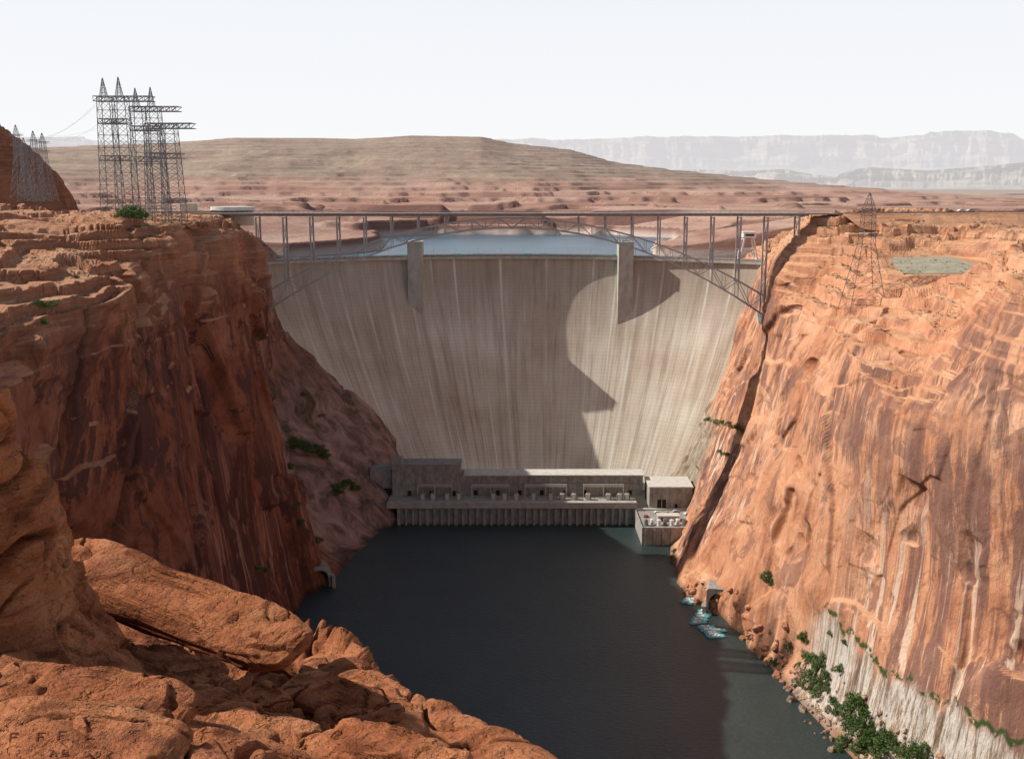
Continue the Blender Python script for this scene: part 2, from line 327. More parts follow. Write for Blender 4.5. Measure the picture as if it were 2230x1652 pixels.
hh=9.; q=Z/hh+.12*facet(XX/160,YY/240,0*XX,.4)*(1-sstep(1900,2300,YY))+.25*fbm(XX/400,YY/500,0*XX,3); fr=q-np.floor(q); Z+=hh*(sstep(.72,.86,fr)-fr)*(.9-.5*sstep(1800,2300,YY))
xl=np.interp(YY,[760,860,950,1000,1200,1260],[-230,-190,-125,-118,-165,-100])
xr=np.interp(YY,[760,840,875,1000,1180,1260],[240,190,118,128,185,120])
nz_=8*fbm(XX/60,YY/60,0*XX,4); dd=np.minimum(np.minimum(XX-xl,xr-XX),1262-YY)+nz_; dd=np.where(YY>1300,-200,dd)
in2=np.minimum(np.minimum(XX+205,-70-XX),np.minimum(YY-1440,1560-YY))+nz_; dd=np.maximum(dd,in2)
lakem=sstep(-14,10,dd); Z=Z*(1-lakem)+140*lakem
low=sstep(-160,-20,dd)*(1-lakem)*sstep(780,860,YY); Z-=low*18*(1-sstep(1500,1700,YY))
g=(1-sstep(835,870,YY))*(1-sstep(260,330,np.abs(XX))); Z=Z*(1-g)-60*g
PB=np.stack([XX,YY,Z],-1)
t=NT('desert_hills'); p=t.pos(); X_,Y_,Z_=t.sep(p)
n=t.noise(p,(.003,.003,.10),1,7,.62,.4)
red=t.ramp(n,[(.33,(.22,.10,.07)),(.45,(.40,.21,.15)),(.58,(.50,.31,.23)),(.75,(.58,.42,.33))])
ol=t.ramp(t.noise(p,(.005,.005,.12),1,8,.70),[(.40,(.24,.145,.10)),(.48,(.32,.21,.15)),(.58,(.36,.26,.185)),(.70,(.42,.32,.24))])
sp=t.noise(p,(.09,.05,.09),1,6,.78); ol=t.mix(t.mr(sp,.49,.57,0,.55),ol,(.165,.14,.088)); red=t.mix(t.mr(sp,.52,.60,0,.4),red,(.20,.13,.09))
f=t.mr(t.math('ADD',Z_,t.math('MULTIPLY',t.noise(p,(.004,.004,.01),1,5),90)),262,300)
col=t.mix(f,red,ol); g=t.n('ShaderNodeNewGeometry'); nzz=t.sep(g.outputs['Normal'])[2]
col=t.mix(t.math('MULTIPLY',t.mr(nzz,.88,.975,.8,0),t.mr(f,0,1,1,.6)),col,(.19,.08,.06))
col=t.mix(t.mr(Y_,900,4500,.05,.28),col,(.55,.48,.45))  # aerial haze painted into the hill colour, paler with distance
col=t.mix(t.mr(Z_,170,178,.8,0),col,(.62,.50,.43))
M_hill=t.done(col,.95,t.bump(t.noise(p,(.08,.08,.25),1,8,.75),.7,3.2))
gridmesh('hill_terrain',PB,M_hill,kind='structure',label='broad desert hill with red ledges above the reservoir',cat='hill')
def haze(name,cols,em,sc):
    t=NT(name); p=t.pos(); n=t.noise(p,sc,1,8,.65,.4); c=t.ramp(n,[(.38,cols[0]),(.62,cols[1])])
    t.done(c,1.0,t.bump(n,.3,60)); t.b.inputs['Emission Color'].default_value=(*em,1); t.b.inputs['Emission Strength'].default_value=1; t.b.inputs['Specular IOR Level'].default_value=0; return t.m  # surface emission imitates pale aerial haze over distant ground
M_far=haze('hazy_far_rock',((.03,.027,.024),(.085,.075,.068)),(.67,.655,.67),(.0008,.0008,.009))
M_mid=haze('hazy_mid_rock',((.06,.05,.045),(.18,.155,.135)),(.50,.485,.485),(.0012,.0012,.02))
def ridge(name,prof,Y0,base_py,depth,mat,seed,label):
    a=np.linspace(prof[0][0],prof[-1][0],900); py=np.interp(a,[q[0] for q in prof],[q[1] for q in prof])
    zt=C+(400-py)/F*Y0; zb=C+(400-base_py)/F*Y0+0*a; Hh=zt-zb; rows=[]
    prot=.4*fbm(a/110+seed,a*0,a*0,5,.5)+1.2*fbm(a/330+seed,a*0+3,a*0,3); fine=fbm(a/24+seed,a*0,a*0+3,4,.6)
    for i_,(fy,fz,am) in enumerate([(-1.5,-.15,.1),(-.9,.02,.25),(-.55,.14,.5),(-.32,.28,.7),(-.24,.46,.8),(-.15,.56,.9),(-.08,.84,1),(-.02,.90,1),(0,1,1),(.3,1.0,1),(1,.99,1)]):
        loc=fbm(a/45+seed,a*0+i_*.9,a*0,5,.6)
        Yv=Y0+fy*depth+am*depth*(.28*prot+.03*fine+.12*loc)
        Zv=zb+Hh*fz+(Hh*(.06*loc+.02*fine) if fz<.95 else Hh*.006*fine)
        rows.append(np.stack([(a-1115)/F*Yv,Yv,Zv],-1))
    P=np.array(rows); out=[]
    for i in range(len(P)-1):
        for k in range(5): out.append(P[i]+(P[i+1]-P[i])*k/5)
    out.append(P[-1]); gridmesh(name,np.array(out),mat,kind='structure',label=label,cat='mesa')
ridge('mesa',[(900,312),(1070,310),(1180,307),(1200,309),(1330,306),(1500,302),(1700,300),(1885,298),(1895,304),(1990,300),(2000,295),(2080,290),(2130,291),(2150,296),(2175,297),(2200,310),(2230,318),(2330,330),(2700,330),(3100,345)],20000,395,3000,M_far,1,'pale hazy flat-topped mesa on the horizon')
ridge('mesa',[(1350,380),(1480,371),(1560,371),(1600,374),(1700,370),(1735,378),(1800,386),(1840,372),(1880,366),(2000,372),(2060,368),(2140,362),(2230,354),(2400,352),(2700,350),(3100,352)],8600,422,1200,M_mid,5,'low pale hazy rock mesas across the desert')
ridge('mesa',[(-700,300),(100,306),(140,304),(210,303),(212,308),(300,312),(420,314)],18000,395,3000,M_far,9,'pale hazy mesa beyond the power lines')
M_gr=haze('hazy_desert_floor',((.24,.18,.14),(.32,.26,.21)),(.16,.16,.165),(.001,.001,.001))  # floor glows faintly in place of aerial haze
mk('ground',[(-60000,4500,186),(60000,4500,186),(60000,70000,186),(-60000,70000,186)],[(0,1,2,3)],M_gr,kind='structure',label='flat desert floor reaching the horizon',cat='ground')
def butte():
    bx,by,_=W(-112,430,720)
    th=np.linspace(0,2*math.pi,220); rows=[]
    for u in np.linspace(0,1,80):
        rad=88*(1-u)**.55*(1+.10*fbm(np.cos(th)*2,np.sin(th)*2,u*2+0*th,3)) ; zz=205+ (C+ (400-222)/F*720-205)*u**.8 
        rows.append(np.stack([bx+rad*np.cos(th)*.95,by+rad*np.sin(th),zz+0*th],-1))
    P=np.array(rows); P=rockify(P,.5,5,3); P[:,-1]=P[:,0]; return P
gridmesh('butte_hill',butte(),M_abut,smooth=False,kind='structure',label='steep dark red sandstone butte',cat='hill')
# ---- water
def water(name,col,rough,sc,bs,sp_):
    t=NT(name); p=t.pos(); n=t.noise(p,(sc,sc*1.9,sc),1,6,.68,.3); n2=t.noise(p,(.012,.02,.01),1,6,.65,.8)
    c=t.ramp(n2,[(.35,col),(.65,tuple(x*1.4 for x in col))]); c=t.mix(.5,c,t.ramp(n,[(.35,(.7,.7,.7)),(.65,(1.3,1.3,1.3))]),'MULTIPLY')
    m=t.done(c,rough,t.bump(n,bs,.6)); t.b.inputs['Specular IOR Level'].default_value=sp_; return m
M_riv=water('river_water',(.026,.043,.041),.36,.36,1.0,.75); M_lake=water('lake_water',(.06,.105,.14),.3,.3,.6,.4)
mk('river_water',[(-420,-120,0),(420,-120,0),(420,735,0),(-420,735,0)],[(0,1,2,3)],M_riv,kind='structure',label='dark still green river below the dam',cat='river')
mk('lake_water',[(-600,826,168),(600,826,168),(600,1700,168),(-600,1700,168)],[(0,1,2,3)],M_lake,kind='structure',label='blue reservoir behind the dam',cat='lake')
# ---- dam
t=NT('dam_concrete'); uvn=t.n('ShaderNodeUVMap'); uv=uvn.outputs[0]; U,V,_=t.sep(uv)
big=t.noise(uv,(5,2.5,1),1,6,.6); c=t.ramp(big,[(.35,(.54,.445,.35)),(.5,(.65,.57,.46)),(.68,(.75,.69,.585))])
sn=t.noise(uv,(240,2.6,1),1,5,.7); c=t.mix(.5,c,t.ramp(sn,[(.36,(.70,.64,.60)),(.5,(1,1,1)),(.66,(1.15,1.15,1.15))]),'MULTIPLY')
sn2=t.noise(uv,(60,1.2,1),1,6,.7); c=t.mix(.6,c,t.ramp(sn2,[(.38,(.58,.50,.455)),(.5,(1,1,1)),(.62,(1.08,1.08,1.08))]),'MULTIPLY')
topm=t.mr(t.math('ADD',V,t.math('MULTIPLY',t.noise(uv,(40,1,1),1,6,.7),.6)),.85,1.25,0,.55); c=t.mix(topm,c,(.29,.22,.175))  # real stains here and in the streaks, deepened to add shadow contrast
fr=t.math('ABSOLUTE',t.math('SUBTRACT',t.math('FRACT',t.math('MULTIPLY',t.math('ADD',U,t.math('MULTIPLY',t.math('SUBTRACT',t.noise(uv,(40,6,1),1,3),.5),.003)),24)),.5))
jm=t.math('MULTIPLY',t.mr(fr,.01,.07,1,0),t.mr(t.noise(uv,(26,1.3,1),1,4,.7),.42,.62)); c=t.mix(t.math('MULTIPLY',jm,.75),c,(.84,.81,.73))
jl=t.mr(fr,.0,.01,.2,0); c=t.mix(jl,c,(.2,.17,.15))
hf=t.math('ABSOLUTE',t.math('SUBTRACT',t.math('FRACT',t.math('MULTIPLY',V,62)),.5)); hl=t.mr(hf,.0,.14,1,0)
c=t.mix(t.math('MULTIPLY',hl,.15),c,(.2,.15,.12))
gr=t.noise(uv,(400,300,1),1,3,.7); c=t.mix(.2,c,t.ramp(gr,[(.3,(.7,.7,.7)),(.7,(1.2,1.2,1.2))]),'MULTIPLY')
M_dam=t.done(c,.85,t.bump(t.math('ADD',t.math('MULTIPLY',hf,-.1),gr),.15,.3))
M_conc=simple('concrete',(.42,.395,.345),.85,0,.2,.25); M_conc2=simple('pale_concrete',(.60,.57,.51),.8,0,.15,.3); M_cdark=simple('dark_concrete',(.32,.30,.265),.85,0,.3,.4); M_deck=simple('brown_steel',(.26,.215,.195),.8,0,.2,.4)  # the darker concrete carries part of the powerhouse walls' shade in its colour
dam=empty('dam',(0,760,0),label='tall curved concrete arch dam spanning the sandstone gorge',cat='dam')
def lc(o): o.location=Vector(o.location)-Vector(o.parent.matrix_basis.translation) if o.parent else o.location; return o
def face(s,h):
    ang=s*math.radians(36.5); Rt=190/math.sin(math.radians(36.5)); xt,Yt=Rt*np.sin(ang),822-Rt*(1-np.cos(ang))
    Rb=122/math.sin(math.radians(36.5)); xb,Yb=8+Rb*np.sin(ang),760-Rb*(1-np.cos(ang)); q=(1-h)**1.35
    return xt+(xb-xt)*q, Yt+(Yb-Yt)*q, 5+167*h
S,Hh=np.meshgrid(np.linspace(-1.13,1.13,260),np.linspace(0,1,120),indexing='ij'); a,b,cc=face(S,Hh)
lc(gridmesh('dam_wall',np.stack([a,b,cc],-1),M_dam,uv=np.stack([(S+1.13)/2.26,Hh],-1),up=False,parent=dam))
def sweep(mb,prof,s0,s1,n=90):
    k=len(prof); st=len(mb.v)
    for s in np.linspace(s0,s1,n+1):
        x,y,_=face(s,1.0)
        for dy,z in prof: mb.v.append((x,y+dy,z))
    for i in range(n):
        for j in range(k): A=st+i*k+j;B=st+i*k+(j+1)%k; mb.f.append((A,B,B+k,A+k))
    mb.f.append(tuple(st+j for j in range(k))); mb.f.append(tuple(st+n*k+j for j in range(k))[::-1])
m=MB(); sweep(m,[(-3.2,170.6),(10,170.6),(10,172.7),(-3.2,172.7)],-1.06,1.06); lc(m.make('crest_road',M_conc,parent=dam))
m=MB(); sweep(m,[(-3.1,172.72),(-2.7,172.72),(-2.7,173.9),(-3.1,173.9)],-1.06,1.06); lc(m.make('parapet',M_deck,parent=dam))
m=MB(); sweep(m,[(9.4,172.72),(9.9,172.72),(9.9,173.9),(9.4,173.9)],-1.06,1.06); lc(m.make('parapet',M_cdark,parent=dam))
for x0 in (-78,91):
    yf=802 if x0<0 else 797
    m=MB(); m.box(x0-5.9,x0+5.9,yf,yf+16,118,184.6); m.box(x0-6.3,x0+6.3,yf-.5,yf+16.5,184.6,185.6); m.box(x0-3,x0+3,yf+5,yf+12,185.6,186.6)
    lc(m.make('elevator_tower',M_conc,parent=dam))
M_turq=simple('turquoise_paint',(.20,.42,.38),.6,0,.1); M_white=simple('white_paint',(.75,.75,.73),.5,0,.06); M_dark=simple('dark_opening',(.03,.028,.025),.9,0,.1)
M_steel=simple('grey_steel',(.38,.35,.34),.6,.1,.15,.3); M_galv=simple('galvanised_steel',(.21,.215,.22),.6,.2,.15,.3); M_brn=simple('weathered_steel',(.15,.13,.12),.7,.1,.15,.3); M_glass=simple('dark_glass',(.04,.05,.06),.15,0,.1)
for s in (-.60,-.43,-.22,-.14,.06,.13,.42):
    x,y,_=face(s,1); b0=empty('gate_hoist',(x,y+6,172.7),label='turquoise gate hoist housing on the dam crest',cat='hoist',group='gate hoists along the dam crest')
    m=MB(); m.box(-3.4,3.4,-1.2,1.2,.5,1.7); m.box(-3.7,3.7,-1.5,1.5,1.7,1.9); 
    for q in(-3,0,3): m.box(q-.3,q+.3,-1.1,1.1,0,.5)
    mk('housing',m.v,m.f,M_turq,parent=b0)
for s in np.linspace(-.95,.95,22):
    x,y,_=face(s,1); m=MB(); m.cyl((0,0),.16,0,6,6,.1); m.beam((0,0,6),(0,-1.6,6.2),.14); m.box(-.25,.25,-2.2,-1.5,6.05,6.3)
    o=m.make('street_lamp',M_steel,label='slim grey street lamp on the dam crest road',cat='street lamp',group='street lamps along the dam crest'); o.location=(x,y+2,172.7)
gx,gy,_=W(1628,560,786); gc=empty('gantry_crane',(gx,gy,172.7),label='white steel gantry crane standing on the dam crest',cat='crane')
m=MB()
for sy in(-3,5):
    for sx_ in(-1,1): m.beam((sx_*7,sy,0),(sx_*3.4,sy,17),1.0)
    m.beam((-5.2,sy,8),(5.2,sy,8),.8); m.beam((-6,sy,4),(5,sy,9),.5); m.beam((6,sy,4),(-5,sy,9),.5)
for sx_ in(-1,1): m.beam((sx_*7,-3,.6),(sx_*7,5,.6),1.0); m.beam((sx_*3.4,-3,16),(sx_*3.4,5,16),.9)
mk('frame',m.v,m.f,M_white,parent=gc)
m=MB(); m.box(-5,5,-4.5,6.5,17,21); m.box(-5.5,5.5,-5,7,21,21.6); mk('machinery_house',m.v,m.f,M_white,parent=gc)
m=MB(); m.box(-3.5,3.5,-4.54,-4.5,18.2,20); mk('window',m.v,m.f,M_glass,parent=gc)
# ---- bridge
br=empty('bridge',(0,616,150),label='grey steel deck arch bridge with trussed ribs and slender columns',cat='bridge')
zu=lambda x:210.2-47*(x/155.5)**2; zl=lambda x:204.6-53.2*(x/155.5)**2
xs=[-155.5+i*311/19 for i in range(20)]
for yr in(611.5,621.5):
    m=MB()
    for i in range(19):
        a,b=xs[i],xs[i+1]; mid=(a+b)/2
        m.beam((a,yr,zu(a)),(b,yr,zu(b)),.76,.8); m.beam((a,yr,zl(a)),(b,yr,zl(b)),.76,.8)
        m.beam((a,yr,zu(a)),(mid,yr,zl(mid)),.36); m.beam((mid,yr,zl(mid)),(b,yr,zu(b)),.36)
        m.beam((mid,yr,zl(mid)),(mid,yr,zu(mid)),.3)
    for x in xs: m.beam((x,yr,zl(x)),(x,yr,zu(x)),.4)
    lc(m.make('arch_rib',M_steel,parent=br))
m=MB()
for i,x in enumerate(xs):
    m.beam((x,611.5,zl(x)),(x,621.5,zl(x)),.36); m.beam((x,611.5,zu(x)),(x,621.5,zu(x)),.36)
    if i<19:
        x2=xs[i+1]; m.beam((x,611.5,zl(x)),(x2,621.5,zl(x2)),.2); m.beam((x,621.5,zl(x)),(x2,611.5,zl(x2)),.2)
lc(m.make('lateral_bracing',M_steel,parent=br))
for x in xs+[174.5]:
    zb=zu(x) if abs(x)<150 else (zl(x) if x<160 else 186)
    if 211-zb<2.5: continue
    for yr in(611.5,621.5): 
        m=MB(); m.box(x-.45,x+.45,yr-.45,yr+.45,zb,211.2); lc(m.make('column',M_steel,parent=br))
    m=MB()
    if 211-zb<22: m.beam((x,611.5,zb+1),(x,621.5,210.5),.26)
    else:
        k=2 if 211-zb<45 else 3
        for j in range(k):
            z0=zb+(211-zb)*j/k; z1=zb+(211-zb)*(j+1)/k; m.beam((x,611.5,z0),(x,621.5,z1),.26); m.beam((x,621.5,z0),(x,611.5,z1),.26); m.beam((x,611.5,z1-.4),(x,621.5,z1-.4),.35)
    lc(m.make('cross_brace',M_steel,parent=br))
m=MB(); m.box(-186,198,609.5,623.5,212.6,213.4); lc(m.make('deck',M_deck,parent=br))
m=MB(); m.box(-170,180,610.8,612.2,211.7,212.6); m.box(-170,180,620.8,622.2,211.7,212.6); 
for i in range(58): x=-168+i*6; m.box(x-.2,x+.2,612.2,620.8,211.8,212.58)
lc(m.make('girder',M_deck,parent=br))
for y in(609.7,623.3):
    m=MB(); m.beam((-186,y,214.8),(198,y,214.8),.14); m.beam((-186,y,214.2),(198,y,214.2),.1)
    for i in range(129): x=-186+3*i; m.beam((x,y,213.4),(x,y,214.8),.12)
    lc(m.make('railing',M_steel,parent=br))
for x in(155.5,-155.5): m=MB(); m.box(x-1.6,x+3.5 if x>0 else x+1.6,610,623,146,151.2); lc(m.make('abutment',M_conc,parent=br))
# ---- powerhouse
ph=empty('powerhouse',(0,670,0),label='long concrete powerhouse at the foot of the dam',cat='powerhouse')
def pp(mb,name,mat): return lc(mb.make(name,mat,parent=ph))
m=MB(); m.box(-78,84,657,720,-6,12.4)
for i in range(34):
    x=-78+i*162/33; wd=.7 if i%4 else 1.1
    m.box(x-wd,x+wd,654.6,657,-6,12.4)
pp(m,'draft_tube_wall',M_cdark)
m=MB(); m.box(-86,86,653.5,740,12.42,15.4); m.box(-86,86,653.5,654.0,15.4,16.5); pp(m,'transformer_deck',M_conc)
m=MB(); m.box(-84,92,673,686,15.42,30)
for i in range(25): x=-80+i*7.1; m.box(x-.35,x+.35,672.6,673,15.42,29.6)
m.box(-34,92,672.5,673,24,24.6)
pp(m,'hall_wall',M_cdark)
m=MB(); m.box(-34,93,672,687,30.02,30.7); pp(m,'roof',M_conc2)
m=MB(); m.box(-84,-36,671.5,686,15.44,38); m.box(-84.5,-35.5,671,686.5,38,38.7); m.box(-84.3,-77,670.5,678,38.7,43); m.box(-100,-84.5,676,690,20,33)
for i in range(7): x=-82+i*7.3; m.box(x-.25,x+.25,671.2,671.5,15.44,37.8)
pp(m,'stair_block',M_cdark)
for i in range(11):
    x=-72+i*15.5; m=MB(); m.box(x-1.3,x+1.3,670.9 if x<-36 else 672.4,671.45 if x<-36 else 672.58,16,19.5); pp(m,'door',M_dark)
m=MB(); m.box(94.5,124,656,680,12,26.4); 
for i in range(5): x=97+i*6; m.box(x-.3,x+.3,655.7,656,12,26.2)
pp(m,'service_building',M_cdark)
m=MB(); m.box(94,124.5,655.5,680.5,26.42,27.2); pp(m,'service_roof',M_conc2)
m=MB(); m.box(100,106,655.86,655.98,12.1,18); pp(m,'service_door',M_dark); m=MB(); m.box(112,114,655.86,655.98,12.1,15); pp(m,'service_door',M_dark)
m=MB(); m.box(84.5,124,616,653.4,-6,11.0); m.box(84.5,85.1,616,653.4,11,12); m.box(85.1,118,616,616.6,11,12)
for i in range(6): x=87+i*5.6; m.box(x-.6,x+.6,615.3,616,-6,10.6)
pp(m,'landing_platform',M_cdark)
m=MB(); m.box(84.6,130,653.6,656,11.0,12.0); pp(m,'kerb',M_conc2)
M_tr=simple('transformer_paint',(.58,.56,.50),.5,.1,.1); M_ins=simple('porcelain',(.33,.22,.16),.35,0,.1)
for x in [-62,-55,-45,-37,-13,-5,3,15,27,35,43,53,67,75,80]:
    T=empty('transformer',(x,664,15.42),label='beige power transformer on the powerhouse deck',cat='transformer',group='transformers along the powerhouse deck')
    m=MB(); m.box(-1.2,1.2,-1.2,1.2,.3,3.9); m.box(-1.4,1.4,-1.4,1.4,3.9,4.2); m.box(-1.7,1.7,-1.2,1.2,0,.3); mk('tank',m.v,m.f,M_tr,parent=T)
    for sx_ in(-1,1):
        m=MB(); m.box(sx_*1.5-.3,sx_*1.5+.3,-1.3,1.3,.8,1.1); m.box(sx_*1.5-.3,sx_*1.5+.3,-1.3,1.3,3.3,3.6)
        for j in range(5): yy=-1.2+j*.6; m.box(sx_*1.8-.3,sx_*1.8+.3,yy-.1,yy+.1,.75,3.65)
        mk('radiator',m.v,m.f,M_cdark,parent=T)
    for q in(-.8,0,.8):
        m=MB(); 
        for j in range(4): m.cyl((q,0),.28,4.2+j*.5,4.55+j*.5,8,.15)
        m.cyl((q,0),.1,4.2,7.2,6); mk('bushing',m.v,m.f,M_ins,parent=T)
for x0,x1 in((-66,-42),(-28,-2),(9,38),(50,78)):
    m=MB()
    for x in (x0,(x0+x1)/2,x1):
        for y in(-1,1): m.beam((x,y,0),(x,y,9.5),.4)
        for z in(3,6,9.3): m.beam((x,-1,z),(x,1,z),.25)
    for y in(-1,1): m.beam((x0,y,9.5),(x1,y,9.5),.35); m.beam((x0,y,8.3),(x1,y,8.3),.25)
    n=int((x1-x0)/2)
    for j in range(n): m.beam((x0+2*j,-1,8.3),(x0+2*j+2,-1,9.5),.2); m.cyl((x0+2*j+1,0),.15,7,8.3,6)
    o=m.make('takeoff_frame',M_tr,label='pale steel line takeoff frame above transformers',cat='steel frame',group='takeoff frames on the powerhouse deck'); o.location=(0,668.2,15.42)
for i in range(7):
    T=empty('cooling_unit',(88+4.2*i,623+1.5*(i%2),11.02),label='white cylindrical cooling unit on the concrete landing',cat='machinery',group='machinery on the landing')
    m=MB(); m.cyl((0,0),1.3,.4,3.4,14); m.cyl((0,0),1.5,3.4,3.7,14); m.cyl((0,0),.5,3.7,4.3,10); m.box(-1.5,1.5,-1.5,1.5,0,.4); mk('housing',m.v,m.f,M_white if i%3 else M_galv,parent=T)
    m=MB(); m.cyl((0,-1.2),.25,.4,2.6,8); m.beam((0,-1.2,2.6),(0,.2,3.2),.3); mk('pipe',m.v,m.f,M_galv,parent=T)
T=empty('control_hut',(104,634,11.02),label='flat roofed pale equipment hut on the landing',cat='building'); m=MB(); m.box(-7,7,-3,3,0,3.4); mk('wall',m.v,m.f,M_conc,parent=T); m=MB(); m.box(-7.4,7.4,-3.4,3.4,3.42,3.8); mk('roof',m.v,m.f,M_conc2,parent=T); m=MB(); m.box(-5,-3.6,-3.06,-3.01,.1,2.4); mk('door',m.v,m.f,M_dark,parent=T)
M_tyre=simple('rubber',(.02,.02,.02),.9); cols=[(.75,.75,.75),(.08,.08,.10),(.35,.05,.04),(.5,.52,.55),(.12,.2,.35)]
M_car=[simple('car_paint',c,.3,0,.03) for c in cols]
def car(loc,ang,mi,lab,sc=1.0):
    E=empty('parked_car',loc,label=lab,cat='car',group='vehicles parked near the dam'); E.rotation_euler=(0,0,ang); E.scale=(sc,)*3
    prof=[(-2.2,.35),(2.2,.35),(2.25,.8),(1.5,.95),(.9,1.45),(-1.2,1.5),(-1.9,1.0),(-2.25,.9)]
    v=[(x,-.85,z) for x,z in prof]+[(x,.85,z) for x,z in prof]; n=8
    f=[tuple(range(n)),tuple(range(2*n-1,n-1,-1))]+[(i+n,(i+1)%n+n,(i+1)%n,i) for i in range(n)]
    mk('body',v,f,M_car[mi],parent=E)
    for sy in(-.86,.86): mk('window',[(-1.5,sy,1.02),(1.2,sy,1.02),(.8,sy,1.38),(-1.15,sy,1.4)],[(0,1,2,3)],M_glass,parent=E)
    mk('windscreen',[(1.47,-.75,1.0),(1.47,.75,1.0),(.95,.7,1.43),(.95,-.7,1.43)],[(0,1,2,3)],M_glass,parent=E)
    for x in(-1.4,1.4):
        for y in(-.85,.85):
            v=[];
            for yy in(y-.12,y+.12): v+=[(x+.34*math.cos(q*math.pi/5),yy,.34+.34*math.sin(q*math.pi/5)) for q in range(10)]
            f=[tuple(range(10)),tuple(range(19,9,-1))]+[(i,(i+1)%10,(i+1)%10+10,i+10) for i in range(10)]
            mk('wheel',v,f,M_tyre,parent=E)
car((99,648,11.02),.2,0,'white car parked beside the service building'); car((106,646,11.02),1.4,1,'black car parked beside the service building')
car((112,650,11.02),.1,3,'silver car parked beside the service building'); car((90,640,11.02),1.2,2,'dark red car parked on the concrete landing'); car((118,645,11.02),.9,0,'white car parked near the canyon wall')
# ---- lattice towers
def mast(m,cx,cy,z0,z1,w0,w1,th,n):
    cs=[(-1,-1),(1,-1),(1,1),(-1,1)]
    P=lambda c,u:(cx+c[0]*(w0+(w1-w0)*u)/2,cy+c[1]*(w0+(w1-w0)*u)/2,z0+(z1-z0)*u)
    for c in cs: m.beam(P(c,0),P(c,1),th*1.6)
    for i in range(n):
        u0,u1=i/n,(i+1)/n
        for j in range(4):
            a,b=cs[j],cs[(j+1)%4]; m.beam(P(a,u0),P(b,u1),th*.8); m.beam(P(b,u0),P(a,u1),th*.8); m.beam(P(a,u1),P(b,u1),th)
def arm(m,x0,x1,cy,z,w,h,th):
    n=max(2,int(abs(x1-x0)/3))
    for y in(cy-w/2,cy+w/2):
        for zz in(z,z+h): m.beam((x0,y,zz),(x1,y,zz),th*1.5)
        for i in range(n):
            a=x0+(x1-x0)*i/n;b=x0+(x1-x0)*(i+1)/n; m.beam((a,y,z),(b,y,z+h),th); m.beam((a,y,z),(a,y,z+h),th)
    for i in range(n+1):
        a=x0+(x1-x0)*i/n
        for zz in(z,z+h): m.beam((a,cy-w/2,zz),(a,cy+w/2,zz),th)
def tower(pxm,pxs_,top,base_py,arms,Y,peaks,wm=6.5,th=.18):
    X=lambda a,b:W(a,b,Y)[0]; Zf=lambda b:W(0,b,Y)[2]
    cx=X(pxm,240); z0=Zf(base_py); E=empty('transmission_tower',(cx,Y,z0),label='tall grey steel lattice transmission tower with wide crossarms',cat='transmission tower',group='transmission towers near the gorge')
    for q in pxs_:
        m=MB(); mast(m,X(q,240)-cx,0,-4,Zf(top)-z0,wm*1.5,wm*.95,th,10); mk('mast',m.v,m.f,M_galv,parent=E)
    for (a,b,py) in arms:
        m=MB(); arm(m,X(a,240)-cx,X(b,240)-cx,0,Zf(py)-z0,6.5,2.4,th*1.3); mk('crossarm',m.v,m.f,M_galv,parent=E)
    for q,pt in peaks: m=MB(); mast(m,X(q,240)-cx,0,Zf(top)-z0,Zf(pt)-z0,3.2,.2,th*.8,4); mk('peak',m.v,m.f,M_galv,parent=E)
tower(245,[231,264],212,465,[(210,335,221),(216,278,270),(216,276,350)],520,[(228,170),(262,168)])
tower(318,[300,334],232,463,[(285,392,243),(285,345,285),(290,340,352)],545,[(297,192),(330,190)])
tower(355,[330,366],270,466,[(320,420,280),(325,392,345)],500,[])
def pylon(px_,pt,pb,Y,wb,lab,arms,th=.2,mat=None):
    mat=mat or M_brn; X=lambda a:W(a,pb,Y)[0]; x=X(px_); z0=W(px_,pb,Y)[2]; zt=W(px_,pt,Y)[2]; H=zt-z0
    E=empty('transmission_tower',(x,Y,z0),label=lab,cat='transmission tower',group='transmission towers near the gorge')
    m=MB(); mast(m,0,0,-3,H*.55,wb,wb*.36,th,5); mk('leg_frame',m.v,m.f,mat,parent=E); m=MB(); mast(m,0,0,H*.55,H*.86,wb*.36,wb*.28,th*.9,5); mk('body',m.v,m.f,mat,parent=E)
    m=MB(); mast(m,0,0,H*.86,H,wb*.28,.3,th*.8,3)
    mk('peak',m.v,m.f,mat,parent=E)
    for u in arms: m=MB(); arm(m,-wb*.42,wb*.42,0,H*u,1.6,1.0,th*.8); mk('crossarm',m.v,m.f,mat,parent=E)
pylon(1878,420,665,515,19,'single steel lattice pylon standing on the red rock bench',(.84,.62),.15)
for q,pt,pb,Y in((47,272,420,640),(62,300,428,630),(84,285,428,650),(103,290,428,640)):
    pylon(q,pt,pb,Y,10,'thin lattice pylon standing below the red butte',(.84,.7),.14,M_galv)
M_wire=simple('power_cable',(.2,.2,.2),.5)
def wire(p,q,sag,r=.06):
    p=Vector(p);q=Vector(q);m=MB(); pts=[p.lerp(q,i/16)-Vector((0,0,sag*4*(i/16)*(1-i/16))) for i in range(17)]
    for a,b in zip(pts,pts[1:]): m.beam(a,b,r)
    m.make('power_cable',M_wire,label='thin sagging power cable strung between towers',cat='cable',group='power cables')
for a,b in(((212,222),(84,300)),((214,226),(62,310)),((214,270),(103,300)),((286,243),(103,295))): wire(W(a[0],a[1],520),W(b[0],b[1],645),4)
